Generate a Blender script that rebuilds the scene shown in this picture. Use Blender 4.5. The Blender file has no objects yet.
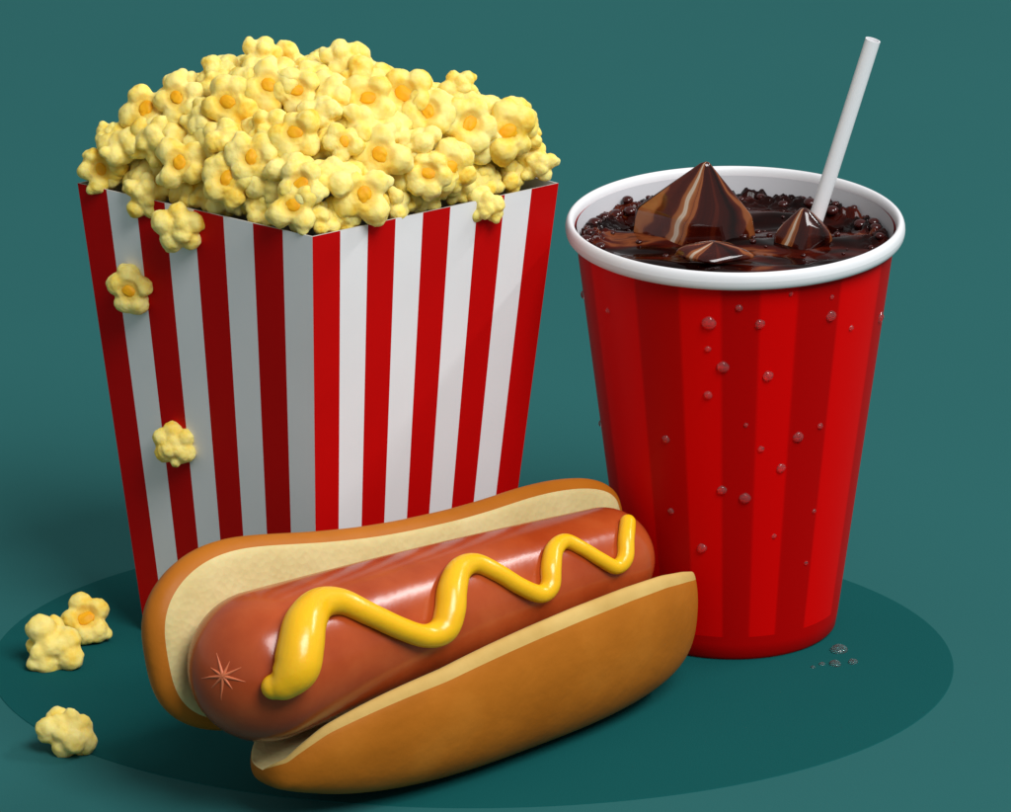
import bpy, bmesh, math, random
from mathutils import Vector, Matrix, Euler, noise
random.seed(11)
C = bpy.context.scene.collection
sc = bpy.context.scene
rad = math.radians

# ------------------------------------------------------------------ camera model
U = 0.0002825                      # metres per photo pixel at the subject
D = 2.5
PITCH = rad(20.0)
AIM = Vector((0, 0, 295 * U))
CAM = AIM + D * Vector((0, -math.cos(PITCH), math.sin(PITCH)))
FW = Vector((0, math.cos(PITCH), -math.sin(PITCH)))
UPV = Vector((0, math.sin(PITCH), math.cos(PITCH)))
RT = Vector((1, 0, 0))
FPX = D / U

def proj(p):
    d = Vector(p) - CAM
    z = d.dot(FW)
    return 505.5 + FPX * d.dot(RT) / z, 406 - FPX * d.dot(UPV) / z

def ray(px, py):
    return (FW + RT * ((px - 505.5) / FPX) + UPV * ((406 - py) / FPX)).normalized()

def G(px, py, z=0.0):
    r = ray(px, py)
    return CAM + r * ((z - CAM.z) / r.z)

def loc_u(p):
    return (Vector(p) - CAM).dot(FW) / FPX

def solve_z(x, y, py):
    lo, hi = 0.0, 0.5
    for _ in range(50):
        m = (lo + hi) / 2
        if proj((x, y, m))[1] > py: lo = m
        else: hi = m
    return lo

def pick(fn, px, py, a0, a1, b0, b1, na=60, nb=60):
    """parameters (a, b) where the camera-facing side of a real surface shows at a place in the view"""
    best = None
    for i in range(na + 1):
        for j in range(nb + 1):
            a = a0 + (a1 - a0) * i / na; b = b0 + (b1 - b0) * j / nb
            q = fn(a, b); x, y = proj(q)
            e = (x - px) ** 2 + (y - py) ** 2 + 1e3 * (q - CAM).length_squared * 0.001
            if best is None or e < best[0]: best = (e, a, b)
    _, a, b = best
    sa, sb = (a1 - a0) / na, (b1 - b0) / nb
    for _ in range(14):
        best = None
        for i in (-1, 0, 1):
            for j in (-1, 0, 1):
                q = fn(a + i * sa, b + j * sb); x, y = proj(q)
                e = (x - px) ** 2 + (y - py) ** 2
                if best is None or e < best[0]: best = (e, a + i * sa, b + j * sb)
        _, a, b = best
        sa *= .6; sb *= .6
    return a, b

# ------------------------------------------------------------------ materials
def mat(name, col, rough=.5, spec=.5, **kw):
    m = bpy.data.materials.new(name); m.use_nodes = True
    nt = m.node_tree; b = nt.nodes['Principled BSDF']
    b.inputs['Base Color'].default_value = (*col, 1)
    b.inputs['Roughness'].default_value = rough
    b.inputs['Specular IOR Level'].default_value = spec
    for k, v in kw.items():
        b.inputs[k.replace('_', ' ')].default_value = v
    return m, nt, b

def noise_node(nt, scale, detail=4, coord='Object', rough=.5, vec_scale=None):
    tc = nt.nodes.new('ShaderNodeTexCoord'); n = nt.nodes.new('ShaderNodeTexNoise')
    n.inputs['Scale'].default_value = scale; n.inputs['Detail'].default_value = detail
    n.inputs['Roughness'].default_value = rough
    if vec_scale:
        mp = nt.nodes.new('ShaderNodeMapping'); mp.inputs['Scale'].default_value = vec_scale
        nt.links.new(tc.outputs[coord], mp.inputs[0]); nt.links.new(mp.outputs[0], n.inputs[0])
    else:
        nt.links.new(tc.outputs[coord], n.inputs[0])
    return n

def ramp(nt, src, stops, target=None):
    r = nt.nodes.new('ShaderNodeValToRGB')
    e = r.color_ramp.elements
    while len(e) < len(stops): e.new(0.5)
    for el, (p, c) in zip(e, stops):
        el.position = p; el.color = (*c, 1)
    nt.links.new(src, r.inputs[0])
    if target is not None: nt.links.new(r.outputs[0], target)
    return r

def bump(nt, b, src, strength, dist):
    bp = nt.nodes.new('ShaderNodeBump')
    bp.inputs['Strength'].default_value = strength; bp.inputs['Distance'].default_value = dist
    nt.links.new(src, bp.inputs['Height']); nt.links.new(bp.outputs[0], b.inputs['Normal'])
    return bp

def varied(name, c1, c2, scale, rough=.5, spec=.5, bs=0, bscale=200, bdist=.0003, **kw):
    m, nt, b = mat(name, c1, rough, spec, **kw)
    n = noise_node(nt, scale)
    ramp(nt, n.outputs[0], [(.3, c1), (.7, c2)], b.inputs['Base Color'])
    if bs:
        bump(nt, b, noise_node(nt, bscale, 6).outputs[0], bs, bdist)
    return m

M = {}
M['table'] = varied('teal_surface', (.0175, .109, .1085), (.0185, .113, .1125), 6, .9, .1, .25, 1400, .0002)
M['mat'] = varied('painted_shadow_teal', (.0042, .074, .0735), (.0048, .078, .0775), 9, .95, .06, .4, 1800, .0002)  # darker ground teal, colours in the shadow under the group
M['red'] = varied('red_card', (.50, .0006, .0006), (.54, .0008, .0008), 30, .6, .12, .12, 900, .0001)
M['white'] = varied('white_card', (.78, .78, .79), (.83, .83, .84), 25, .6, .2, .12, 900, .0001)
M['kraft'] = varied('card_inside', (.46, .45, .42), (.52, .51, .48), 40, .75, .2)
M['rim'] = mat('white_rim', (.80, .80, .82), .35, .4)[0]
M['cup_in'] = mat('cup_inside', (.60, .60, .63), .45, .35)[0]
M['straw'] = mat('straw_plastic', (.84, .84, .86), .3, .5)[0]
M['straw_in'] = mat('straw_bore', (.6, .6, .62), .5, .3)[0]

# popcorn
def popcorn_mat(name, hulled):
    m, nt, b = mat(name, (.9, .72, .2), .62, .15)
    n = noise_node(nt, 1.7, 3)
    oi = nt.nodes.new('ShaderNodeObjectInfo')
    ad = nt.nodes.new('ShaderNodeMath'); ad.operation = 'MULTIPLY_ADD'; ad.inputs[1].default_value = .16
    nt.links.new(oi.outputs['Random'], ad.inputs[0]); nt.links.new(n.outputs[0], ad.inputs[2])
    r = ramp(nt, ad.outputs[0], [(.40, (.90, .76, .27)), (.60, (.90, .71, .19)), (.74, (.88, .62, .10)), (.84, (.84, .48, .035))])
    out = r.outputs[0]
    if hulled:   # the golden skin round the hull
        tc = nt.nodes.new('ShaderNodeTexCoord'); sx = nt.nodes.new('ShaderNodeSeparateXYZ'); nt.links.new(tc.outputs['Object'], sx.inputs[0])
        cx = nt.nodes.new('ShaderNodeCombineXYZ'); nt.links.new(sx.outputs[0], cx.inputs[0]); nt.links.new(sx.outputs[1], cx.inputs[1])
        ln = nt.nodes.new('ShaderNodeVectorMath'); ln.operation = 'LENGTH'; nt.links.new(cx.outputs[0], ln.inputs[0])
        mr = nt.nodes.new('ShaderNodeMapRange'); mr.inputs['From Min'].default_value = .20; mr.inputs['From Max'].default_value = .52
        mr.inputs['To Min'].default_value = .8; mr.inputs['To Max'].default_value = 0
        nt.links.new(ln.outputs['Value'], mr.inputs['Value'])
        gt = nt.nodes.new('ShaderNodeMath'); gt.operation = 'GREATER_THAN'; gt.inputs[1].default_value = 0
        nt.links.new(sx.outputs[2], gt.inputs[0])
        ml = nt.nodes.new('ShaderNodeMath'); ml.operation = 'MULTIPLY'; nt.links.new(mr.outputs[0], ml.inputs[0]); nt.links.new(gt.outputs[0], ml.inputs[1])
        mx = nt.nodes.new('ShaderNodeMix'); mx.data_type = 'RGBA'; mx.inputs['B'].default_value = (.86, .50, .035, 1)
        nt.links.new(ml.outputs[0], mx.inputs['Factor']); nt.links.new(out, mx.inputs['A']); out = mx.outputs['Result']
    nt.links.new(out, b.inputs['Base Color'])
    bump(nt, b, noise_node(nt, 5, 5).outputs[0], .35, .0009)
    b.inputs['Subsurface Weight'].default_value = .5
    b.inputs['Subsurface Radius'].default_value = (1, .7, .25)
    b.inputs['Subsurface Scale'].default_value = .0024
    return m
M['popcorn'] = popcorn_mat('popcorn', False)
M['popcorn_h'] = popcorn_mat('popcorn_golden', True)
M['hull'] = varied('popcorn_hull', (.80, .31, .004), (.86, .46, .012), 2.5, .5, .2)

# hot dog
m, nt, b = mat('bun_crust', (.42, .16, .03), .48, .18)
ramp(nt, noise_node(nt, 38, 4).outputs[0], [(.3, (.37, .110, .006)), (.55, (.43, .132, .009)), (.75, (.48, .158, .014))], b.inputs['Base Color'])
bump(nt, b, noise_node(nt, 170, 7).outputs[0], .3, .0009)
M['crust'] = m
m, nt, b = mat('bun_crumb', (.7, .56, .28), .9, .1)
ramp(nt, noise_node(nt, 60, 5).outputs[0], [(.3, (.56, .445, .195)), (.6, (.63, .52, .25)), (.8, (.67, .56, .29))], b.inputs['Base Color'])
v = nt.nodes.new('ShaderNodeTexVoronoi'); v.inputs['Scale'].default_value = 520
tc = nt.nodes.new('ShaderNodeTexCoord'); nt.links.new(tc.outputs['Object'], v.inputs[0])
bump(nt, b, v.outputs[0], .35, .0005)
b.inputs['Subsurface Weight'].default_value = .2
b.inputs['Subsurface Scale'].default_value = .002
M['crumb'] = m
M['toast'] = varied('toasted_edge', (.50, .31, .085), (.60, .40, .13), 60, .7, .15, .3, 420, .0005)
m, nt, b = mat('sausage_skin', (.4, .09, .03), .22, .4)
ramp(nt, noise_node(nt, 55, 5).outputs[0], [(.32, (.33, .042, .007)), (.55, (.405, .064, .013)), (.75, (.46, .090, .021))], b.inputs['Base Color'])
bump(nt, b, noise_node(nt, 210, 4).outputs[0], .11, .0008)
b.inputs['Coat Weight'].default_value = .12; b.inputs['Coat Roughness'].default_value = .18
M['sausage'] = m
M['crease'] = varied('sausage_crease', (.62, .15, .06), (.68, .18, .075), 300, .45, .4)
m, nt, b = mat('mustard', (.87, .47, .006), .27, .5)
b.inputs['Subsurface Weight'].default_value = .15; b.inputs['Subsurface Scale'].default_value = .002
bump(nt, b, noise_node(nt, 150, 3).outputs[0], .22, .0012)
M['mustard'] = m

# drink
m, nt, b = mat('cola', (.022, .003, .0015), .1, .15)
ramp(nt, noise_node(nt, 30, 4, vec_scale=(1, 3.2, 1)).outputs[0],
     [(.40, (.004, .0008, .0006)), (.5, (.012, .0012, .0006)), (.58, (.05, .004, .0015)), (.63, (.17, .042, .012)), (.67, (.03, .003, .001))], b.inputs['Base Color'])
M['cola'] = m
m, nt, b = mat('cola_bubble', (.04, .004, .003), .08, .5)
M['bubble'] = m
m, nt, b = mat('cola_ice', (.3, .1, .04), .09, .6)
b.inputs['Transmission Weight'].default_value = .5; b.inputs['IOR'].default_value = 1.31
b.inputs['Coat Weight'].default_value = .6; b.inputs['Coat Roughness'].default_value = .04
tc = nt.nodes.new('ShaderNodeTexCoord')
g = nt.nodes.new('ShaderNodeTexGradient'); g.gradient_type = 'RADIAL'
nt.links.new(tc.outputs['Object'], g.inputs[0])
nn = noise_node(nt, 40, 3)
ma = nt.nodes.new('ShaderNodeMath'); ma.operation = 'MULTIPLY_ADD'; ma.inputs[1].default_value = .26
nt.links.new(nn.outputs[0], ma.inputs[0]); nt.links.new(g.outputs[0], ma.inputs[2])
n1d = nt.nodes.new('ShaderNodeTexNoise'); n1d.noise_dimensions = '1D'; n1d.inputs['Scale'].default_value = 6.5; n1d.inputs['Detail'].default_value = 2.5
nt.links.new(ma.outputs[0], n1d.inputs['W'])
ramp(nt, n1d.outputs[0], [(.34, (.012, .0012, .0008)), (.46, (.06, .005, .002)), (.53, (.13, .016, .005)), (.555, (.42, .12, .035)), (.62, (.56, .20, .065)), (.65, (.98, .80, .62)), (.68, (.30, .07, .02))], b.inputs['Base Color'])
M['ice'] = m
m, nt, b = mat('water', (1, 1, 1), .02, .6)
b.inputs['Transmission Weight'].default_value = .965; b.inputs['IOR'].default_value = 1.33
M['water'] = m

# cup print: broad light and dark red stripes, uneven in width, ending above the base
m, nt, b = mat('cup_print', (.5, 0, 0), .45, .08)
tc = nt.nodes.new('ShaderNodeTexCoord'); sp = nt.nodes.new('ShaderNodeSeparateXYZ')
nt.links.new(tc.outputs['UV'], sp.inputs[0])
stops = [-66, -40, -22, -6.5, 7.5, 22, 40, 65]
r = nt.nodes.new('ShaderNodeValToRGB'); r.color_ramp.interpolation = 'LINEAR'
cb, cd = (.72, .0004, .0004), (.47, .0003, .0003)
e = r.color_ramp.elements
seq = []
for i, sgl in enumerate(stops):
    p = (sgl + 180) / 360
    a_, b_ = (cd, cb) if i % 2 == 0 else (cb, cd)
    seq += [(p - .0016, a_), (p + .0016, b_)]
while len(e) < len(seq): e.new(.5)
for el, (p, c) in zip(e, seq):
    el.position = p; el.color = (*c, 1)
nt.links.new(sp.outputs[0], r.inputs[0])
# v (height 0..1): stripes stop at .045
st = nt.nodes.new('ShaderNodeMath'); st.operation = 'GREATER_THAN'; st.inputs[1].default_value = .062
nt.links.new(sp.outputs[1], st.inputs[0])
mx = nt.nodes.new('ShaderNodeMix'); mx.data_type = 'RGBA'
mx.inputs['A'].default_value = (*cd, 1)
nt.links.new(st.outputs[0], mx.inputs['Factor']); nt.links.new(r.outputs[0], mx.inputs['B'])
nt.links.new(mx.outputs['Result'], b.inputs['Base Color'])
bump(nt, b, noise_node(nt, 700, 4).outputs[0], .06, .0002)
M['cup'] = m

# ------------------------------------------------------------------ object helpers
def link(name, me, mats=(), parent=None, loc=None):
    o = bpy.data.objects.new(name, me); C.objects.link(o)
    if me is not None:
        for mm in mats: me.materials.append(mm)
    if parent is not None: o.parent = parent
    if loc is not None: o.location = loc
    return o

def from_py(name, verts, faces, mats=(), parent=None, loc=None, fmat=None, smooth=True):
    me = bpy.data.meshes.new(name); me.from_pydata([tuple(v) for v in verts], [], faces); me.update()
    o = link(name, me, mats, parent, loc)
    for i, p in enumerate(me.polygons):
        p.use_smooth = smooth
        if fmat: p.material_index = fmat[i]
    bm = bmesh.new(); bm.from_mesh(me); bmesh.ops.recalc_face_normals(bm, faces=bm.faces); bm.to_mesh(me); bm.free()
    return o

def tag(o, label=None, cat=None, group=None, kind=None):
    if label: o['label'] = label
    if cat: o['category'] = cat
    if group: o['group'] = group
    if kind: o['kind'] = kind
    return o

def empty(name, loc, label, cat, group=None):
    o = bpy.data.objects.new(name, None); C.objects.link(o); o.location = loc
    o.empty_display_size = .01
    return tag(o, label, cat, group)

def rings_mesh(rings, closed=True, cap0=False, cap1=False):
    vs, fs = [], []
    n = len(rings[0])
    for r_ in rings: vs += r_
    for i in range(len(rings) - 1):
        for j in range(n if closed else n - 1):
            a = i * n + j; b_ = i * n + (j + 1) % n
            fs.append((a, b_, b_ + n, a + n))
    if cap0: fs.append(tuple(range(n))[::-1])
    if cap1: fs.append(tuple(range((len(rings) - 1) * n, len(rings) * n)))
    return vs, fs

def lathe(profile, seg=96, a0=0):
    return [[Vector((r_ * math.cos(a0 + 2 * math.pi * j / seg), r_ * math.sin(a0 + 2 * math.pi * j / seg), z)) for j in range(seg)] for r_, z in profile]

def catmull(pts, n):
    out = []
    P = [pts[0]] + list(pts) + [pts[-1]]
    for i in range(1, len(P) - 2):
        p0, p1, p2, p3 = P[i - 1], P[i], P[i + 1], P[i + 2]
        for k in range(n):
            t = k / n
            out.append([.5 * (2 * p1[c] + (p2[c] - p0[c]) * t + (2 * p0[c] - 5 * p1[c] + 4 * p2[c] - p3[c]) * t * t + (3 * p1[c] - p0[c] - 3 * p2[c] + p3[c]) * t ** 3) for c in range(len(p1))])
    out.append(list(pts[-1]))
    return out

def tube(path, seg=20, squash=None):
    """path: (x,y,z,r) ; rounded ends"""
    pts = [Vector(p[:3]) for p in path]; rs = [p[3] for p in path]
    n = len(pts)
    tan = [(pts[min(i + 1, n - 1)] - pts[max(i - 1, 0)]).normalized() for i in range(n)]
    nrm = tan[0].orthogonal().normalized()
    rings = []
    def ring(c, t, nr, r_):
        bt = t.cross(nr)
        return [c + (nr * math.cos(2 * math.pi * j / seg) + bt * math.sin(2 * math.pi * j / seg)) * r_ for j in range(seg)]
    for k in range(6, 0, -1):
        a = k / 6 * math.pi / 2 * .98
        rings.append(ring(pts[0] - tan[0] * rs[0] * math.sin(a), tan[0], nrm, rs[0] * math.cos(a)))
    for i in range(n):
        nrm = (nrm - tan[i] * nrm.dot(tan[i])).normalized()
        rings.append(ring(pts[i], tan[i], nrm, rs[i]))
    for k in range(1, 7):
        a = k / 6 * math.pi / 2 * .98
        rings.append(ring(pts[-1] + tan[-1] * rs[-1] * math.sin(a), tan[-1], nrm, rs[-1] * math.cos(a)))
    return rings_mesh(rings, True, True, True)

def interp(x, tab):
    if x <= tab[0][0]: return tab[0][1]
    for (a, fa), (b_, fb) in zip(tab, tab[1:]):
        if x <= b_: return fa + (fb - fa) * (x - a) / (b_ - a)
    return tab[-1][1]

# ------------------------------------------------------------------ setting
o = from_py('tabletop', [(-6, -4, 0), (6, -4, 0), (6, 8, 0), (-6, 8, 0)], [(0, 1, 2, 3)], [M['table']])
tag(o, kind='structure')
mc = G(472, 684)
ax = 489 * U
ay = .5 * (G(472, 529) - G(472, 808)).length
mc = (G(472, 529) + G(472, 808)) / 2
T_SHADOW = .0002
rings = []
for k, z in ((0.0, T_SHADOW), (.4, T_SHADOW), (.8, T_SHADOW), (.999, T_SHADOW), (1.0003, .00002)):
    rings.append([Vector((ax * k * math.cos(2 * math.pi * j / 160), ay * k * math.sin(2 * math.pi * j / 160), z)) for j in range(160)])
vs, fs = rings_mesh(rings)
o = from_py('painted_shadow_oval', vs, fs, [M['mat']], loc=(mc.x, mc.y, 0), smooth=False)  # thin oval disc that paints the shadow pool on the ground
tag(o, 'large dark teal oval of painted shadow under the popcorn box, hot dog and cup', 'mat')  # 'mat' here is the painted shadow oval
Z0 = T_SHADOW + .00005

# ------------------------------------------------------------------ popcorn box
bc = G(322, 632, Z0); bu = loc_u(bc)
BX, BY = bc.x, bc.y
topz = solve_z(BX, BY, 184)
tu = loc_u((BX, BY, topz))
TW, TD = 240 * tu, 192 * tu
k_b = 177 / 240
BW, BD = 177 * bu, 192 * k_b * bu
raise_f = 9 * tu
box = empty('popcorn_box', (BX, BY, Z0), 'tall open box with red and white vertical stripes, heaped with popcorn', 'popcorn box')
tops = [Vector((-TW - .0003, 0, topz)), Vector((-.0006, -TD, topz + raise_f)), Vector((TW, 0, topz)), Vector((0, TD, topz))]
bots = [Vector((-BW, 0, 0)), Vector((-.0006, -BD, 0)), Vector((BW, 0, 0)), Vector((0, BD, 0))]
def panel(i, nstr, first_red, label):
    a, b_ = i, (i + 1) % 4
    NV = 24
    vs, fs, fm = [], [], []
    nrm = (tops[b_] - tops[a]).cross(Vector((0, 0, 1))).normalized()
    for side in (0, 1):
        off = -nrm * (.0007 * side)
        for k in range(nstr + 1):
            for q in range(NV + 1):
                u_ = k / nstr; v_ = q / NV
                p = bots[a].lerp(bots[b_], u_).lerp(tops[a].lerp(tops[b_], u_), v_)
                bow = .00022 * math.sin(math.pi * u_) * math.sin(math.pi * v_)
                if side: p.x *= .989; p.y *= .989; bow = .00022 * math.sin(math.pi * u_) * math.sin(math.pi * v_)
                vs.append(p - nrm * bow * .0 + nrm * bow)
    N1 = (nstr + 1) * (NV + 1)
    for side in (0, 1):
        for k in range(nstr):
            for q in range(NV):
                a0 = side * N1 + k * (NV + 1) + q
                fs.append((a0, a0 + 1, a0 + NV + 2, a0 + NV + 1))
                red = (k % 2 == 0) == first_red
                fm.append(2 if side else (0 if red else 1))
    for k in range(nstr):   # top lip
        a0 = k * (NV + 1) + NV; b0 = a0 + NV + 1
        fs.append((a0, b0, b0 + N1, a0 + N1)); fm.append(2)
    for k in (0, nstr):
        for q in range(NV):
            a0 = k * (NV + 1) + q
            fs.append((a0, a0 + 1, a0 + 1 + N1, a0 + N1)); fm.append(0 if (k == 0 or nstr == 9) == first_red else 1)
    o = from_py('side_panel', vs, fs, [M['red'], M['white'], M['kraft']], box, fmat=fm, smooth=False)
    if label: o['label'] = label
panel(0, 8, True, None); panel(1, 9, True, None); panel(2, 8, True, None); panel(3, 9, True, None)
from_py('base', [b_ * .99 + Vector((0, 0, z)) for z in (.0003, .001) for b_ in bots], [(0, 1, 2, 3), (4, 5, 6, 7), (0, 1, 5, 4), (1, 2, 6, 5), (2, 3, 7, 6), (3, 0, 4, 7)], [M['kraft']], box, smooth=False)

# ------------------------------------------------------------------ popcorn kernels
def make_kernel(seed, hull, nl=None, flat=.8):
    rnd = random.Random(seed)
    bm = bmesh.new()
    def ball(c, r_):
        bmesh.ops.create_icosphere(bm, subdivisions=3, radius=r_, matrix=Matrix.Translation(c))
    ball(Vector((0, 0, -.08)), .56)
    nl = nl or rnd.choice([4, 5, 5, 6])
    a0 = rnd.uniform(0, 6.28)
    if not hull and seed % 2:
        for k in range(nl + 2):
            z_ = -.7 + 1.4 * (k + .5) / (nl + 2); a = a0 + 2.4 * k + rnd.uniform(-.3, .3)
            d = rnd.uniform(.42, .62); h_ = math.sqrt(1 - z_ * z_)
            ball(Vector((d * h_ * math.cos(a), d * h_ * math.sin(a), d * z_)), rnd.uniform(.26, .46))
        nl = 1
    for k in range(nl):
        a = a0 + 2 * math.pi * k / nl + rnd.uniform(-.22, .22)
        d = rnd.uniform(.46, .58); r_ = rnd.uniform(.34, .46)
        ball(Vector((d * math.cos(a), d * math.sin(a), rnd.uniform(-.18, .16))), r_)
        if rnd.random() < .5:
            a2 = a + rnd.uniform(-.35, .35)
            ball(Vector(((d + .25) * math.cos(a2), (d + .25) * math.sin(a2), rnd.uniform(-.15, .15))), r_ * .55)
    if not hull:
        for _ in range(3):
            a = rnd.uniform(0, 6.28); ball(Vector((.26 * math.cos(a), .26 * math.sin(a), .25)), rnd.uniform(.25, .36))
    for _ in range(2):
        a = rnd.uniform(0, 6.28); ball(Vector((.25 * math.cos(a), .25 * math.sin(a), -.32)), .32)
    me = bpy.data.meshes.new('tmp'); bm.to_mesh(me); bm.free()
    t = bpy.data.objects.new('tmp', me); C.objects.link(t)
    md = t.modifiers.new('r', 'REMESH'); md.mode = 'VOXEL'; md.voxel_size = .05
    sm = t.modifiers.new('s', 'SMOOTH'); sm.factor = .5; sm.iterations = 3
    dg = bpy.context.evaluated_depsgraph_get(); dg.update()
    out = bpy.data.meshes.new_from_object(t.evaluated_get(dg))
    bpy.data.objects.remove(t)
    off = Vector((seed * 3.1, seed * 1.7, 0))
    for v_ in out.vertices:
        c = v_.co
        nz = noise.noise(c * 3.2 + off) * .055 + noise.noise(c * 8 + off) * .022
        n_ = c.normalized()
        c += n_ * nz
        if hull:
            dd = math.hypot(c.x, c.y)
            if c.z > 0 and dd < .42: c.z -= .20 * (1 - (dd / .42) ** 2)
        v_.co = c
    for p in out.polygons: p.use_smooth = True
    out.materials.append(M['popcorn_h' if hull else 'popcorn'])
    return out

def make_hull(seed, top):
    rnd = random.Random(seed)
    bm = bmesh.new()
    bmesh.ops.create_icosphere(bm, subdivisions=3, radius=1)
    ex, ey = rnd.uniform(.19, .24), rnd.uniform(.25, .32)
    for v_ in bm.verts:
        v_.co = Vector((v_.co.x * ex, v_.co.y * ey, v_.co.z * .085)) + Vector((0, 0, top)) + Vector((1, 1, 1)) * noise.noise(v_.co * 2 + Vector((seed, 0, 0))) * .035
    me = bpy.data.meshes.new('hull'); bm.to_mesh(me); bm.free()
    for p in me.polygons: p.use_smooth = True
    me.materials.append(M['hull'])
    return me

KH = [make_kernel(100 + i, True) for i in range(7)]
def top_of(me):
    return max(v_.co.z for v_ in me.vertices if math.hypot(v_.co.x, v_.co.y) < .12)
HU = [make_hull(200 + i, top_of(KH[i]) - .015) for i in range(7)]
KP = [make_kernel(300 + i, False) for i in range(9)]

def kernel(loc, size, normal, hull, label, group, spin=None, which=None):
    n_ = Vector(normal).normalized()
    q = n_.to_track_quat('Z', 'Y')
    rnd_spin = random.uniform(0, 6.28) if spin is None else spin
    i = random.randrange(7 if hull else 9) if which is None else which
    o = bpy.data.objects.new('popcorn', (KH if hull else KP)[i]); C.objects.link(o)
    o.rotation_mode = 'QUATERNION'
    from mathutils import Quaternion
    o.rotation_quaternion = q @ Quaternion((0, 0, 1), rnd_spin)
    o.location = loc; o.scale = (size, size, size * random.uniform(.85, 1))
    tag(o, label, 'popcorn', group)
    if hull:
        h = bpy.data.objects.new('hull', HU[i]); C.objects.link(h); h.parent = o
    return o

TOCAM = (-FW).normalized()
Hs = [(-240, 2), (-222, 26), (-196, 48), (-172, 66), (-140, 86), (-110, 104), (-65, 120), (-20, 112), (25, 117), (65, 104), (110, 92), (150, 84), (180, 68), (205, 50), (228, 22), (240, 4)]
def dome(X, Y):
    ym = 192 * (1 - abs(X) / 243) + 12
    t = min(1, abs(Y) / ym)
    return interp(X, Hs) * (1 - t ** 2.1)
def dome_n(X, Y):
    e_ = 6
    gx = (dome(X + e_, Y) - dome(X - e_, Y)) / (2 * e_); gy = (dome(X, Y + e_) - dome(X, Y - e_)) / (2 * e_)
    return Vector((-gx, -gy, 1)).normalized()
def hp(X, Y, lift=0):
    return Vector((BX + X * tu, BY + Y * tu, topz + Z0 + (dome(X, Y) + lift) * tu))

G_H = 'popcorn heaped in the striped box, with amber hull showing'
G_P = 'plain pale popcorn heaped in the striped box'
L_H = 'pale yellow popped corn with an amber hull spot, heaped in the striped box'
L_P = 'plain pale yellow popped corn without a hull spot, heaped in the striped box'
placed = []
spots = [(148, 109), (180, 98), (228, 101), (269, 84), (296, 90), (294, 130), (251, 158), (176, 172), (228, 194), (301, 184),
         (367, 98), (406, 93), (428, 110), (469, 123), (507, 128), (381, 152), (446, 163), (475, 193), (372, 211), (295, 222), (428, 198), (343, 140)]
for (px, py) in spots:
    best = None
    for i in range(121):
        X = -236 + 472 * i / 120
        for j in range(61):
            Y = -180 + 230 * j / 60
            if abs(X) / 240 + abs(Y) / 192 > .96: continue
            n_ = dome_n(X, Y)
            if n_.dot(TOCAM) < 0: continue
            x, y = proj(hp(X, Y, 12) )
            e_ = (x - px) ** 2 + (y - py) ** 2
            if best is None or e_ < best[0]: best = (e_, X, Y)
    _, X, Y = best
    n_ = (dome_n(X, Y) * .5 + TOCAM * 1.0 + Vector((random.uniform(-.22, .22), 0, random.uniform(-.2, .2)))).normalized()
    sz = random.uniform(29, 35) * tu
    if math.hypot(px - 343, py - 140) < 5 or math.hypot(px - 428, py - 198) < 5: sz *= .75
    P = hp(X, Y, 9)
    m_ = abs(X) / 240 + abs(Y) / 192
    kernel(P, sz, n_, True, L_H, G_H)
    placed.append((P, 1.0))

def try_place(P, mind):
    for q, w in placed:
        if (q - P).length < mind * tu * (w if w else 1): return False
    return True
cnt = 0
for k in range(1600):     # a row resting along the rim all round
    a = random.uniform(0, 4); i_ = int(a); f_ = a - i_
    cr = [(-240, 0), (0, -192), (240, 0), (0, 192)]
    A_, B_ = cr[i_], cr[(i_ + 1) % 4]
    g_ = random.choice([.85, .86, .84, .80])
    X, Y = (A_[0] + (B_[0] - A_[0]) * f_) * g_, (A_[1] + (B_[1] - A_[1]) * f_) * g_
    P = hp(X, Y, 0); P.z = topz + Z0 + (random.uniform(9, 15) + (5 if abs(X) < 70 and Y < 0 else 0)) * tu
    if not try_place(P, 20): continue
    n_ = (dome_n(X, Y) + Vector([random.uniform(-.7, .7) for _ in range(3)])).normalized()
    kernel(P, random.uniform(21, 25) * tu, n_, False, L_P, G_P)
    placed.append((P, 1)); cnt += 1
for layer, (sink, mind, tries) in enumerate([(0, 31, 40000), (20, 27, 20000), (50, 46, 3000)]):
    for _ in range(tries):
        X = random.uniform(-236, 236); Y = random.uniform(-190, 190)
        m_ = abs(X) / 240 + abs(Y) / 192
        if m_ > (.885 if layer == 0 else .82): continue
        P = hp(X, Y, -sink + random.uniform(-3, 3))
        if not try_place(P, mind): continue
        n_ = (dome_n(X, Y) + Vector([random.uniform(-.8, .8) for _ in range(3)])).normalized()
        if (n_.z < 0): n_ = -n_
        kernel(P, (random.uniform(25, 31) if layer == 0 else 30) * tu, n_, False, L_P, G_P)
        placed.append((P, 1)); cnt += 1
        if cnt > 258: break
print('plain kernels', cnt)

# kernels on the rim and corners, each one can be pointed at
def on_rim(px, py, X, Y, zl, size, hull, label, spin=None, which=None, nrm=None, cat_group=None):
    P = Vector((BX + X * tu, BY + Y * tu, topz + Z0 + zl * tu))
    # slide within its depth plane until it shows where the photo has it
    x, y = proj(P)
    P.x += (px - x) * tu; P.z += (y - py) * tu / math.cos(PITCH)
    o = kernel(P, size * tu, nrm or (TOCAM + Vector((0, 0, .1))), hull, label, cat_group, spin, which)
    return o
on_rim(101, 170, -222, -6, 14, 27, True, 'popped corn with amber hull at the far left corner of the striped box', which=1)
on_rim(537, 163, 214, -6, 20, 24, False, 'plain popped corn sitting at the far right corner of the striped box')
on_rim(146, 196, -170, -50, 4, 27, False, 'plain popped corn spilling over the rim just above the two falling pieces')
on_rim(484, 205, 165, -57, 4, 23, False, 'plain popped corn dipping over the rim on the bright striped side')
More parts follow.
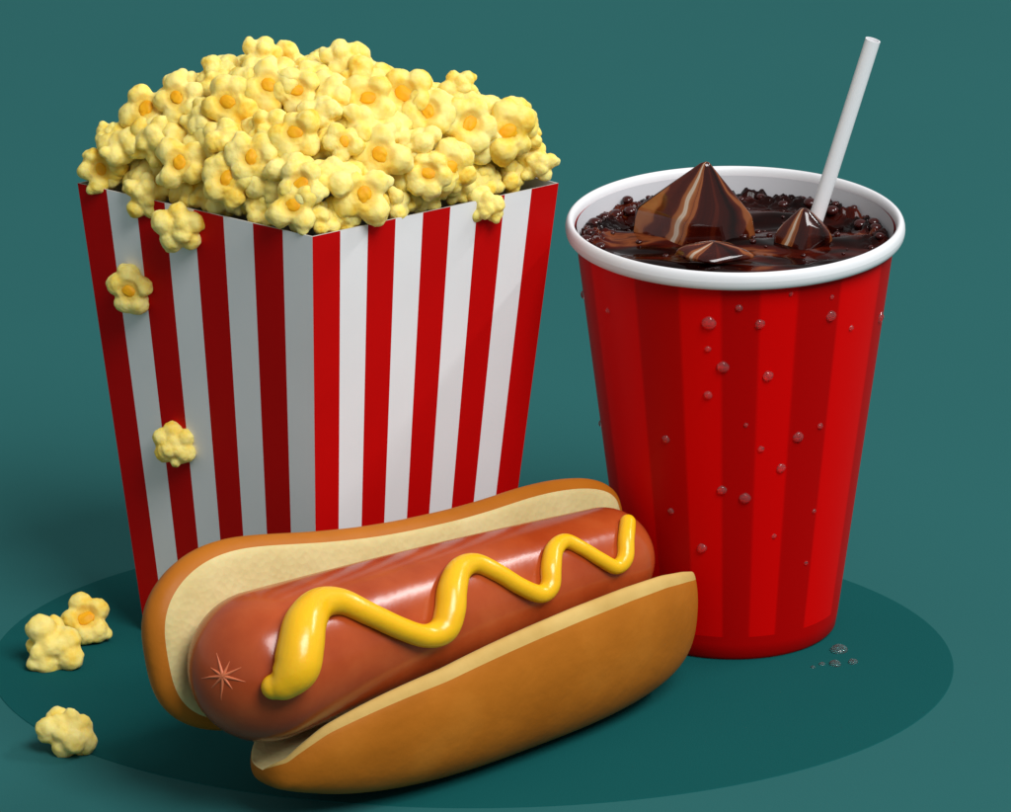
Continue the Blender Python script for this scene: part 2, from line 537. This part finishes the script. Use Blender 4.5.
on_rim(262, 57, -60, 0, 130, 25, False, 'topmost popped corn at the peak of the heap', which=2)
on_rim(217, 75, -105, 0, 110, 22, False, 'popped corn rounding the upper left shoulder of the heap')
on_rim(342, 60, 22, 0, 120, 25, False, 'second highest popped corn, just right of the peak of the heap')
on_rim(515, 121, 190, 2, 60, 26, True, 'popped corn with amber hull sticking out on the right shoulder of the heap', which=3)
on_rim(116, 138, -200, 2, 40, 23, False, 'plain popped corn sticking out low on the left shoulder of the heap')
on_rim(460, 88, 140, 2, 90, 21, False, 'round plain popped corn on the upper right shoulder of the heap')

# pieces clinging to the shaded side of the box
def box_face(u_, v_):
    p = bots[0].lerp(bots[1], u_).lerp(tops[0].lerp(tops[1], u_), v_)
    return p + Vector((BX, BY, Z0))
fn_n = (tops[1] - tops[0]).cross(bots[0] - tops[0]).normalized()
if fn_n.y > 0: fn_n = -fn_n
def on_face(px, py, size, hull, label, spin, which, lift=.62):
    a, b_ = pick(box_face, px, py, 0, 1, 0, 1)
    s_ = size * tu
    P = box_face(a, b_) + fn_n * (s_ * lift)
    x, y = proj(P); P.x += (px - x) * tu; P.z += (y - py) * tu
    return kernel(P, s_, (fn_n * .6 + TOCAM), hull, label, 'popcorn falling down the shaded side of the box', spin, which)
on_face(180, 228, 29, False, 'plain popped corn hanging just under the rim of the striped box', .4, 4)
on_face(131, 290, 29, True, 'popped corn with amber hull clinging to the dark side of the box', 1.2, 0)
on_face(175, 443, 25, False, 'lowest popped corn stuck halfway down the dark side of the box', 2.2, 6)
# loose pieces on the painted shadow oval
def loose(px, py, size, hull, label, which, spin=0):
    s_ = size * U
    P = G(px, py + size * .55, Z0 + .0002) ; P.z = Z0 + s_ * .62
    x, y = proj(P); P.x += (px - x) * U; P.y += (y - py) * U / math.sin(PITCH)
    nn_ = TOCAM + Vector((0, 0, .5)) if hull else TOCAM + Vector((0, 0, .8))
    return kernel(P, s_, nn_, hull, label, 'popcorn spilled on the painted shadow', spin, which)
loose(54, 643, 36, False, 'plain popped corn on the painted shadow, touching the piece with the amber hull', 1, .5)
loose(87, 621, 32, True, 'popped corn with amber hull lying on the painted shadow left of the box', 5, 2.0)
loose(68, 731, 33, False, 'lone plain popped corn nearest the lower left corner, on the edge of the painted shadow', 7, 1.1)

# ------------------------------------------------------------------ cup
cc = G(731.5, 622, Z0)
cu = loc_u(cc)
CH = solve_z(cc.x, cc.y, 226) - Z0
cu2 = loc_u((cc.x, cc.y, CH))
R1, R0 = 161 * cu2, 104 * cu
cup = empty('paper_cup', (cc.x, cc.y, Z0), 'red paper cup with darker red stripes and white rolled rim, beaded with water drops', 'cup')
SEG = 144
def cup_r(z): return R0 + (R1 - R0) * z / CH
prof = [(R0 * .97, .0), (R0 * 1.0, .0010)] + [(cup_r(CH * k / 24), max(.0014, CH * k / 24)) for k in range(1, 25)]
vs, fs, uvs = [], [], []
me = bpy.data.meshes.new('cup_wall')
bm = bmesh.new(); uvl = bm.loops.layers.uv.new('UVMap')
grid = []
for r_, z in prof:
    grid.append([bm.verts.new((r_ * math.sin(2 * math.pi * (j / SEG - .5)), -r_ * math.cos(2 * math.pi * (j / SEG - .5)), z)) for j in range(SEG)])
for i in range(len(prof) - 1):
    for j in range(SEG):
        f = bm.faces.new((grid[i][j], grid[i][(j + 1) % SEG], grid[i + 1][(j + 1) % SEG], grid[i + 1][j]))
        f.smooth = True
        for l, (uu, vv) in zip(f.loops, ((j, i), (j + 1, i), (j + 1, i + 1), (j, i + 1))):
            l[uvl].uv = (uu / SEG, prof[vv][1] / CH)
bmesh.ops.recalc_face_normals(bm, faces=bm.faces)
bm.to_mesh(me); bm.free()
link('cup_wall', me, [M['cup']], cup)
vs, fs = rings_mesh(lathe([(cup_r(CH * k / 12) - .0007, max(.002, CH * k / 12)) for k in range(13)][::-1] + [(.0001, .002)], SEG))
from_py('cup_lining', vs, fs, [M['cup_in']], cup)
# rolled rim: slightly tall oval roll
rr = 8.4 * cu2
vs, fs = rings_mesh(lathe([(R1 + rr * .52 + rr * .55 * math.cos(a), CH - rr * .15 + rr * 1.1 * math.sin(a)) for a in [2 * math.pi * k / 20 for k in range(21)]], SEG))
from_py('rim', vs, fs, [M['rim']], cup)

# cola
LEVEL = CH - 22 * cu2
Rl = cup_r(LEVEL) - .0009
vs, fs = [], []
NR = 90
NA = 420
rings = []
def froth(x, y):
    r_ = math.hypot(x, y) / Rl
    w_ = max(0, min(1, (r_ - .80) / .12)) * max(0, min(1, (y / Rl + .18) / .3))
    if w_ <= 0: return 0
    q = Vector((x, y, 0)) / cu / 7.5
    d_ = noise.voronoi(q)[0][0]
    q2 = Vector((x + .01, y, 0)) / cu / 4.2
    d2 = noise.voronoi(q2)[0][0]
    return w_ * cu * (7.5 * math.sqrt(max(0, 1 - (d_ * 1.35) ** 2)) + 3.2 * math.sqrt(max(0, 1 - (d2 * 1.4) ** 2)) + 3 * noise.noise(q * .35))
def wave(x, y):
    X, Y = x / cu, y / cu
    return (3.2 * math.sin(Y * .075 + .6 * math.sin(X * .02 + 1)) + 3.0 * noise.noise(Vector((X * .022, Y * .05, 3))) * 1.4) * cu
for i in range(NR + 1):
    r_ = Rl * (i + .001) / NR
    fade = 1 - max(0, (i / NR - .86) / .14) * .6
    rings.append([Vector((r_ * math.cos(2 * math.pi * j / NA), r_ * math.sin(2 * math.pi * j / NA), wave(r_ * math.cos(2 * math.pi * j / NA), r_ * math.sin(2 * math.pi * j / NA)) * fade + froth(r_ * math.cos(2 * math.pi * j / NA), r_ * math.sin(2 * math.pi * j / NA)))) for j in range(NA)])
rings.append([Vector((v_.x * .96, v_.y * .96, -.012)) for v_ in rings[-1]])
vs, fs = rings_mesh(rings, True, True, True)
cola = from_py('cola', vs, fs, [M['cola']], loc=(cc.x, cc.y, Z0 + LEVEL))
tag(cola, 'dark brown fizzy cola filling the red cup almost to the rim', 'drink')
bm = bmesh.new(); bmesh.ops.create_icosphere(bm, subdivisions=3, radius=1)
bme = bpy.data.meshes.new('bubble'); bm.to_mesh(bme); bm.free()
for p in bme.polygons: p.use_smooth = True
bme.materials.append(M['bubble'])
def bub(x, y, r_, dz=0):
    o = bpy.data.objects.new('bubble', bme); C.objects.link(o); o.parent = cola
    o.scale = (r_ * cu, r_ * cu, r_ * cu * .7); o.location = (x, y, wave(x, y) + froth(x, y) * .8 + (r_ * .12 + dz) * cu)
random.seed(5)
for k in range(40):
    a = rad(-12 + 204 * k / 39 + random.uniform(-1.5, 1.5))
    r_ = random.choice([2.4, 3, 3.8, 4.6, 5.6])
    d = Rl - r_ * cu * 1.05 - random.choice([0, 0, 3, 6, 10, 15]) * cu
    bub(d * math.cos(a), d * math.sin(a), r_ * 1.25, random.uniform(0, 2))
for k in range(50):
    a = random.uniform(-.4, math.pi + .4); d = Rl * random.uniform(.1, .86)
    bub(d * math.cos(a), d * math.sin(a), random.choice([1.1, 1.4, 1.8, 2.4, 3.2]), .3)

# ice: irregular half-melted chunks, hull of a few corners, edges rounded off
def ice(pts, px, py, dY, label, rotz=0, rnd=.0007):
    bm = bmesh.new()
    for p in pts: bm.verts.new(Vector(p) * cu)
    bmesh.ops.convex_hull(bm, input=bm.verts)
    bmesh.ops.dissolve_limit(bm, angle_limit=rad(3), verts=bm.verts, edges=bm.edges)
    if rotz: bmesh.ops.rotate(bm, verts=bm.verts, matrix=Matrix.Rotation(rotz, 3, 'Z'))
    me = bpy.data.meshes.new('ice_cube'); bm.to_mesh(me); bm.free()
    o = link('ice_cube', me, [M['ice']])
    o.location = (cc.x, cc.y + dY * cu, Z0 + LEVEL)
    topz_ = max(v_.co.z for v_ in me.vertices)
    x, y = proj(o.location + Vector((0, 0, topz_))); o.location.x += (px - x) * cu; o.location.z += (y - py) * cu / math.cos(PITCH)
    md = o.modifiers.new('b', 'BEVEL'); md.width = rnd; md.segments = 4; md.limit_method = 'ANGLE'; md.angle_limit = rad(12)
    for p in me.polygons: p.use_smooth = True
    md = o.modifiers.new('w', 'WEIGHTED_NORMAL')
    tag(o, label, 'ice')
    return o
ice([(0, 0, 78), (-70, 2, 26), (-76, -4, -25), (-26, -34, -25), (-20, -27, 22), (46, -6, 20), (54, -2, -25), (22, -30, -25), (14, -24, 16), (0, 40, -25), (8, 30, 34), (-36, 26, 26)],
    707, 158, 34, 'big copper brown ice cube with its corner peaking out of the cola')
ice([(0, 0, 38), (-30, 4, 10), (-34, 0, -16), (-8, -22, -16), (-2, -14, 18), (24, -16, 8), (36, 2, -16), (26, 6, 10), (0, 24, -16), (4, 18, 16)],
    803, 203, 12, 'small copper brown ice cube poking up beside the straw', .2, .0012)
ice([(0, 2, 9), (-34, 0, 3), (-44, -2, -8), (-10, -24, -2), (0, -26, -8), (34, -8, 1), (46, -6, -8), (16, 16, 2), (-16, 14, 3)],
    714, 241, -48, 'flat ice piece barely breaking the cola in front of the big cube', 0, .001)

# straw
s_top = Vector((cc.x, cc.y + 20 * cu, 0))
yb = cc.y + 34 * cu
def at_depth(px, py, y):
    r_ = ray(px, py); t = (y - CAM.y) / r_.y
    return CAM + r_ * t
pa = at_depth(822, 200, yb); pb = at_depth(873, 40, yb + 4 * cu)
dr = (pb - pa).normalized()
t_end = (pa.z - (Z0 + .0028)) / dr.z
p0 = pa - dr * t_end
rs = 7.6 * cu
n1 = dr.orthogonal().normalized(); n2 = dr.cross(n1)
L_ = (pb - p0).length
rings = []
for (r_, h) in [(rs, 0), (rs, L_ * .25), (rs, L_ * .5), (rs, L_ * .75), (rs, L_), (rs * .82, L_), (rs * .82, L_ * .5), (rs * .82, 0), (rs, 0)]:
    rings.append([(n1 * math.cos(2 * math.pi * j / 32) + n2 * math.sin(2 * math.pi * j / 32)) * r_ + dr * h for j in range(32)])
vs, fs = rings_mesh(rings)
straw = from_py('straw', vs, fs, [M['straw']], loc=p0)
md = straw.modifiers.new('e', 'EDGE_SPLIT'); md.split_angle = rad(50)
tag(straw, 'thin white drinking straw leaning right out of the cola', 'straw')

# water drops on the cup
def drop_mesh(seed, h=.66):
    rnd = random.Random(seed)
    rings = []
    for k in range(9):
        a = k / 8 * math.pi / 2
        rings.append([Vector((math.cos(a) * math.cos(t) * (1 + .08 * math.sin(2 * t + seed)), math.cos(a) * math.sin(t) * (1 + .06 * math.cos(3 * t + seed)), math.sin(a) * h)) for t in [2 * math.pi * j / 28 for j in range(28)]])
    rings = [[Vector((v_.x * .97, v_.y * .97, -.07)) for v_ in rings[0]]] + rings
    vs, fs = rings_mesh(rings, True, True, False)
    me = bpy.data.meshes.new('water_drop'); me.from_pydata([tuple(v_) for v_ in vs], [], fs); me.update()
    bm = bmesh.new(); bm.from_mesh(me); bmesh.ops.remove_doubles(bm, verts=bm.verts, dist=1e-4); bmesh.ops.recalc_face_normals(bm, faces=bm.faces); bm.to_mesh(me); bm.free()
    for p in me.polygons: p.use_smooth = True
    me.materials.append(M['water'])
    return me
DM = [drop_mesh(i) for i in range(4)]
def cupf(a, z):
    r_ = cup_r(z)
    return Vector((cc.x + r_ * math.sin(a), cc.y - r_ * math.cos(a), Z0 + z))
drops = [(583, 295, 4.5), (608, 311, 3.2), (709, 323, 7.2), (739, 308, 3.8), (760, 324, 5.2), (708, 349, 3.2), (723, 367, 6.2), (708, 395, 4.5),
         (768, 376, 5.6), (831, 316, 5.8), (851, 328, 3.2), (880, 317, 6), (791, 294, 2.4), (832, 297, 2.4), (598, 424, 3.4), (666, 439, 4.2),
         (746, 425, 2.4), (761, 449, 3.4), (798, 437, 5.8), (820, 426, 3.4), (781, 468, 5), (722, 490, 5), (745, 498, 5.8), (671, 511, 3.4),
         (702, 548, 5.2), (774, 536, 2.6), (814, 511, 2.4), (806, 563, 2.4)]
slope = math.atan2(R1 - R0, CH)
for i, (px, py, r_) in enumerate(drops):
    a, z = pick(cupf, px, py, rad(-88), rad(88), .005, CH)
    P = cupf(a, z)
    n_ = Vector((math.sin(a) * math.cos(slope), -math.cos(a) * math.cos(slope), -math.sin(slope)))
    o = bpy.data.objects.new('water_drop', DM[i % 4]); C.objects.link(o)
    o.location = P
    o.rotation_mode = 'QUATERNION'; o.rotation_quaternion = n_.to_track_quat('Z', 'Y')
    s_ = r_ * cu * .95; o.scale = (s_, s_, s_)
    big = r_ >= 4.4
    tag(o, 'larger clear round water drop beaded on the red cup' if big else 'tiny clear water drop beaded on the red cup', 'water drop',
        'larger water drops on the cup' if big else 'tiny water drops on the cup')
for i, (px, py, r_, lb) in enumerate([(839, 650, 8.5, 'largest water drop on the painted shadow beside the foot of the cup'), (822, 664, 3.2, 'tiny water drop left of the pair on the painted shadow by the cup'),
        (835, 664, 6, 'middle water drop on the painted shadow, in front of the largest one'), (853, 662, 5, 'water drop on the painted shadow farthest to the right of the cup foot'), (813, 667, 2.4, 'smallest water drop on the painted shadow, nearest the hot dog')]):
    P = G(px, py, Z0)
    o = bpy.data.objects.new('water_drop', DM[(i + 1) % 4]); C.objects.link(o)
    s_ = r_ * cu; o.location = P - Vector((0, 0, .00005)); o.scale = (s_, s_ * 1.25, s_ * 1.0)
    tag(o, lb, 'water drop', 'water drops spilled on the painted shadow')

# ------------------------------------------------------------------ hot dog
PSI = rad(43)
ho = G(265, 817, Z0)
VO = 28
hu = loc_u(ho)
S_ = Vector((math.cos(PSI), math.sin(PSI), 0)); U_ = Vector((math.sin(PSI), -math.cos(PSI), 0)); V_ = Vector((0, 0, 1))
def L(s, u, v): return (S_ * s + U_ * u + V_ * v) * hu
dog = empty('hot_dog', (ho.x, ho.y, Z0), 'hot dog in an open bun with a zigzag of mustard on its sausage', 'hot dog')

# sausage: surface f(s, phi)
SL, SRl, SRr = 465, 76, 54
def sau_c(s):
    t = min(1, max(0, s / SL))
    return 0.0, 135 + VO - 9 * t + 3 * math.sin(math.pi * t)
def sau_r(s):
    t = min(1, max(0, s / SL))
    r_ = SRl + (SRr - SRl) * t
    if s < 0: return r_ * math.sqrt(max(0, 1 - (s / SRl) ** 2))
    if s > SL: return r_ * math.sqrt(max(0, 1 - ((s - SL) / SRr) ** 2))
    return r_
def sau(s, phi, off=0):
    u0, v0 = sau_c(s); r_ = sau_r(s)
    p = L(s, u0 + r_ * math.cos(phi), v0 + r_ * math.sin(phi))
    if off:
        e_ = .5
        a = L(s + e_, *[q for q in (sau_c(s + e_)[0] + sau_r(s + e_) * math.cos(phi), sau_c(s + e_)[1] + sau_r(s + e_) * math.sin(phi))])
        b2 = L(s - e_, *[q for q in (sau_c(s - e_)[0] + sau_r(s - e_) * math.cos(phi), sau_c(s - e_)[1] + sau_r(s - e_) * math.sin(phi))])
        c_ = L(s, u0 + r_ * math.cos(phi + .02), v0 + r_ * math.sin(phi + .02))
        n_ = (c_ - p).cross(a - b2)
        if n_.length < 1e-12: n_ = Vector((1, 0, 0))
        n_.normalize()
        if n_.dot(p - L(s, u0, v0)) < 0 and abs(n_.dot(p - L(s, u0, v0))) > 1e-7: n_ = -n_
        p = p + n_ * off * hu
    return p
rings = []
ss = [-SRl * math.cos(math.pi / 2 * k / 14) for k in range(15)] + [SL * k / 30 for k in range(1, 31)] + [SL + SRr * math.sin(math.pi / 2 * k / 12) for k in range(1, 13)]
for s in ss:
    s2 = max(-SRl + .02, min(SL + SRr - .02, s))
    rings.append([sau(s2, 2 * math.pi * j / 64) for j in range(64)])
vs, fs = rings_mesh(rings, True, True, True)
from_py('sausage', vs, fs, [M['sausage']], dog)
HO = Vector((ho.x, ho.y, Z0))
def sauW(s, phi): return sau(s, phi) + HO
def on_sau(px, py, off=0):
    best = None
    for i in range(90):
        s = -SRl + .5 + (SL + SRl + SRr - 1) * i / 89
        for j in range(60):
            phi = -math.pi * .35 + math.pi * 1.2 * j / 59
            q = sauW(s, phi)
            nn_ = (q - HO - L(max(0, min(SL, s)), *sau_c(s)))
            if nn_.dot(TOCAM) < 0: continue
            x, y = proj(q); e_ = (x - px) ** 2 + (y - py) ** 2
            if best is None or e_ < best[0]: best = (e_, s, phi)
    _, s, phi = best
    sa, sb = 5.0, .06
    for _ in range(16):
        b3 = None
        for i in (-1, 0, 1):
            for j in (-1, 0, 1):
                s_ = max(-SRl + .1, min(SL + SRr - .1, s + i * sa)); q = sauW(s_, phi + j * sb); x, y = proj(q)
                e_ = (x - px) ** 2 + (y - py) ** 2
                if b3 is None or e_ < b3[0]: b3 = (e_, s_, phi + j * sb)
        _, s, phi = b3
        sa *= .65; sb *= .65
    base = sau(s, phi)
    n_ = (base - L(max(0, min(SL, s)), *sau_c(s))).normalized()
    return base + n_ * off * hu, n_

# mustard
mp = [(274, 687, 13), (284, 683, 18), (297, 668, 23.5), (302, 645, 23.5), (305, 622, 21.5), (318, 604, 17), (340, 601, 13.5), (368, 613, 12), (400, 628, 11.5), (425, 636, 12), (443, 630, 15),
      (450, 611, 16), (452, 590, 15.5), (459, 570, 13), (475, 563, 10.5), (497, 572, 9.5), (520, 586, 9), (540, 594, 9.5), (550, 586, 10.5), (551, 568, 11), (554, 550, 9.8), (565, 541, 8.2),
      (582, 548, 7.5), (600, 559, 7.5), (616, 567, 8), (625, 558, 9), (626, 540, 9), (628, 522, 8.6)]
path = []
for (px, py, r_) in mp:
    P, _ = on_sau(px, py, r_ * .55)
    # keep it where it shows
    x, y = proj(P + HO)
    P2, _ = on_sau(px + (px - x), py + (py - y), r_ * .55)
    path.append((P2.x, P2.y, P2.z, r_ * hu))
path = catmull(path, 8)
vs, fs = tube(path, 24)
o = from_py('mustard', vs, fs, [M['mustard']], dog)
md = o.modifiers.new('r', 'REMESH'); md.mode = 'VOXEL'; md.voxel_size = .00045; md.use_smooth_shade = True
md = o.modifiers.new('s', 'SMOOTH'); md.factor = .5; md.iterations = 8

# star crease at the sausage tip
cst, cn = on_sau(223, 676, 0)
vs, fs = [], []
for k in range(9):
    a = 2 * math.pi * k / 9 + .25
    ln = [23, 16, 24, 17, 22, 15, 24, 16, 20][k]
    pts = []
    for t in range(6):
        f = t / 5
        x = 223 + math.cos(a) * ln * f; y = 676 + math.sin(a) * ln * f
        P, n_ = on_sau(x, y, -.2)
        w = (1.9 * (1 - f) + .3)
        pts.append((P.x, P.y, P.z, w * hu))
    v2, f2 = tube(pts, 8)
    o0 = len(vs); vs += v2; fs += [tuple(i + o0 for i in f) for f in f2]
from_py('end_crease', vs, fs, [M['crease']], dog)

# bottom bun half -----------------------------------------------------------
edge = [(215, 775), (252, 757), (267, 748), (280, 735), (293, 724), (324, 705), (380, 685), (440, 664), (487, 642), (530, 622), (573, 603), (625, 582), (660, 570), (682, 566), (700, 566)]
sA, sB = -14, 572
def sup(t, n_): return max(0, 1 - min(1, abs(t)) ** n_) ** (1 / n_)
def ve(s, ue):
    P = L(s, ue, 0) + HO
    x, y = proj(P)
    yt = interp(x, edge)
    return (y - yt) / math.cos(PITCH)
NS = 72
sec = [(-1.0, .60, 1), (-1.05, .45, 0), (-1.03, .30, 0), (-.93, .15, 0), (-.75, .05, 0), (-.5, .008, 0), (-.2, 0, 0), (.1, 0, 0), (.4, .006, 0), (.66, .05, 0), (.86, .15, 0), (.99, .30, 0), (1.05, .47, 0), (1.075, .63, 0),
       (1.06, .76, 0), (1.035, .83, 0), (1.01, .885, 0), (.985, .92, 2), (.95, .965, 2), (.90, .995, 2), (.84, 1.0, 1), (.77, .97, 1), (.70, .88, 1), (.6, .76, 1), (.4, .60, 1), (.1, .54, 1), (-.3, .54, 1), (-.65, .58, 1), (-.88, .62, 1)]
rings = []
for i in range(NS + 1):
    th = math.pi * i / NS
    t = -math.cos(th)
    s = (sA + sB) / 2 + (sB - sA) / 2 * t
    g = sup(t, 2.7 if t > 0 else 2.2)
    g = max(g, .012)
    wl = 92 + (80 - 92) * (i / NS)
    uc = 13 - 8 * (i / NS)
    V = ve(s, uc + .85 * wl * g)
    V = max(105, min(190, V))
    gv = max(.02, sup(t, 3.4 if t > 0 else 2.4))
    if t > 0: V = min(V / (.56 + .44 * gv), V * 1.22)
    vm = V * .56
    rings.append([L(s, uc + fu * wl * g, vm + (fv * V - vm) * gv) for fu, fv, _ in sec])
n_ = len(sec)
vs, fs = rings_mesh(rings, True, True, True)
fm = []
for i in range(NS):
    for j in range(n_):
        fm.append(min(sec[j][2], 2) if (sec[j][2] and sec[(j + 1) % n_][2]) else 0)
fm += [0, 0]
o = from_py('bun_half', vs, fs, [M['crust'], M['crumb'], M['toast']], dog, fmat=fm)
o['label'] = 'lower bun half with smooth brown crust'
md = o.modifiers.new('s', 'SUBSURF'); md.levels = 1; md.render_levels = 2

# back bun half -------------------------------------------------------------
tA, tB = -62, 558
LEAN = math.tan(rad(14))
TT = [(0, 240), (.06, 241), (.12, 238), (.2, 226), (.3, 208), (.4, 195), (.5, 186), (.6, 181), (.7, 178), (.85, 184), (1, 184)]
BB = [(0, 36), (.3, 50), (.6, 72), (1, 84)]
def ca(f):
    f = max(0, min(1, f))
    T = sum(interp(f + d_, TT) for d_ in (-.06, -.03, 0, .03, .06)) / 5; B = interp(f, BB)
    return (T + B) / 2, (T - B) / 2
def outl(th):
    t = math.cos(th); s = (tA + tB) / 2 + (tB - tA) / 2 * t
    f = (s - tA) / (tB - tA)
    c, a = ca(f)
    w = c + a * math.copysign(max(0, 1 - abs(t) ** 3.0) ** (1 / 3.0), math.sin(th))
    return s, w
def spine(s, w):
    ra, rb = 92, 44
    s2 = max(tA + ra, min(tB - rb, s)); f = (s2 - tA) / (tB - tA)
    return s2, ca(f)[0]
levels = [(.001, -3, 1), (.3, -3, 1), (.6, -2, 1), (.82, -1, 1), (.93, 0, 1), (.975, 1.5, 1), (1.0, 3, 1), (1.03, 6, 0), (1.055, 10, 0), (1.075, 16, 0), (1.075, 24, 0), (1.03, 36, 0), (.94, 47, 0), (.8, 56, 0), (.6, 64, 0), (.32, 69, 0), (.001, 71, 0)]
NT = 120
rings = []
cl, sl_ = math.cos(math.atan(LEAN)), math.sin(math.atan(LEAN))
for k, d, _ in levels:
    row = []
    for j in range(NT):
        th = 2 * math.pi * j / NT
        s, w = outl(th); sp_, wp = spine(s, w)
        if k > 1:
            # outward growth of constant thickness
            dx, dy = s - sp_, w - wp; ln = math.hypot(dx, dy) or 1
            g = (k - 1) * 150
            s2, w2 = s + dx / ln * g, w + dy / ln * g
        else:
            s2, w2 = sp_ + (s - sp_) * k, wp + (w - wp) * k
        f = (s2 - tA) / (tB - tA)
        dd = d * (1.0 - .25 * f)
        u = -70 - (w2 - 140) * LEAN - dd * cl
        v_ = w2 - dd * sl_ + VO
        row.append(L(s2, u, v_))
    rings.append(row)
vs, fs = rings_mesh(rings, True, False, False)
fm = []
for i in range(len(levels) - 1):
    for j in range(NT): fm.append(1 if levels[i + 1][2] else 0)
o = from_py('bun_half', vs, fs, [M['crust'], M['crumb']], dog, fmat=fm)
o['label'] = 'raised rear bun half showing its pale crumb face'
md = o.modifiers.new('s', 'SUBSURF'); md.levels = 1; md.render_levels = 1

# ------------------------------------------------------------------ light
w = bpy.data.worlds.new('World'); sc.world = w; w.use_nodes = True
bg = w.node_tree.nodes['Background']
bg.inputs[0].default_value = (1.0, 1.0, 1.0, 1); bg.inputs[1].default_value = .33
def lamp(name, az, el, dist, size, power, col=(1, 1, 1), tgt=(0, .02, .06)):
    l = bpy.data.lights.new(name, 'AREA'); l.shape = 'RECTANGLE'; l.size = size[0]; l.size_y = size[1]; l.energy = power; l.color = col
    o = bpy.data.objects.new(name, l); C.objects.link(o)
    t = Vector(tgt)
    o.location = t + dist * Vector((math.sin(rad(az)) * math.cos(rad(el)), -math.cos(rad(az)) * math.cos(rad(el)), math.sin(rad(el))))
    o.rotation_euler = (t - o.location).to_track_quat('-Z', 'Y').to_euler()
    return o
lamp('key_light', 34, 51, 6.0, (2.9, 2.9), 352)
lamp('added_strip_light', 104, 43, 2.2, (1.0, .07), 15)  # added lamp out of view, draws the highlight streak along the sausage

# ------------------------------------------------------------------ camera
cd_ = bpy.data.cameras.new('camera'); cam = bpy.data.objects.new('camera', cd_); C.objects.link(cam)
cam.location = CAM; cam.rotation_euler = (math.pi / 2 - PITCH, 0, 0)
cd_.sensor_fit = 'HORIZONTAL'; cd_.sensor_width = 36; cd_.lens = 36 * FPX / 1011
cd_.clip_start = .05; cd_.clip_end = 60
sc.camera = cam
vs_ = sc.view_settings
sc.display_settings.display_device = 'sRGB'
vs_.view_transform = 'Standard'; vs_.look = 'None'; vs_.exposure = 0; vs_.gamma = 1
sc.render.film_transparent = False
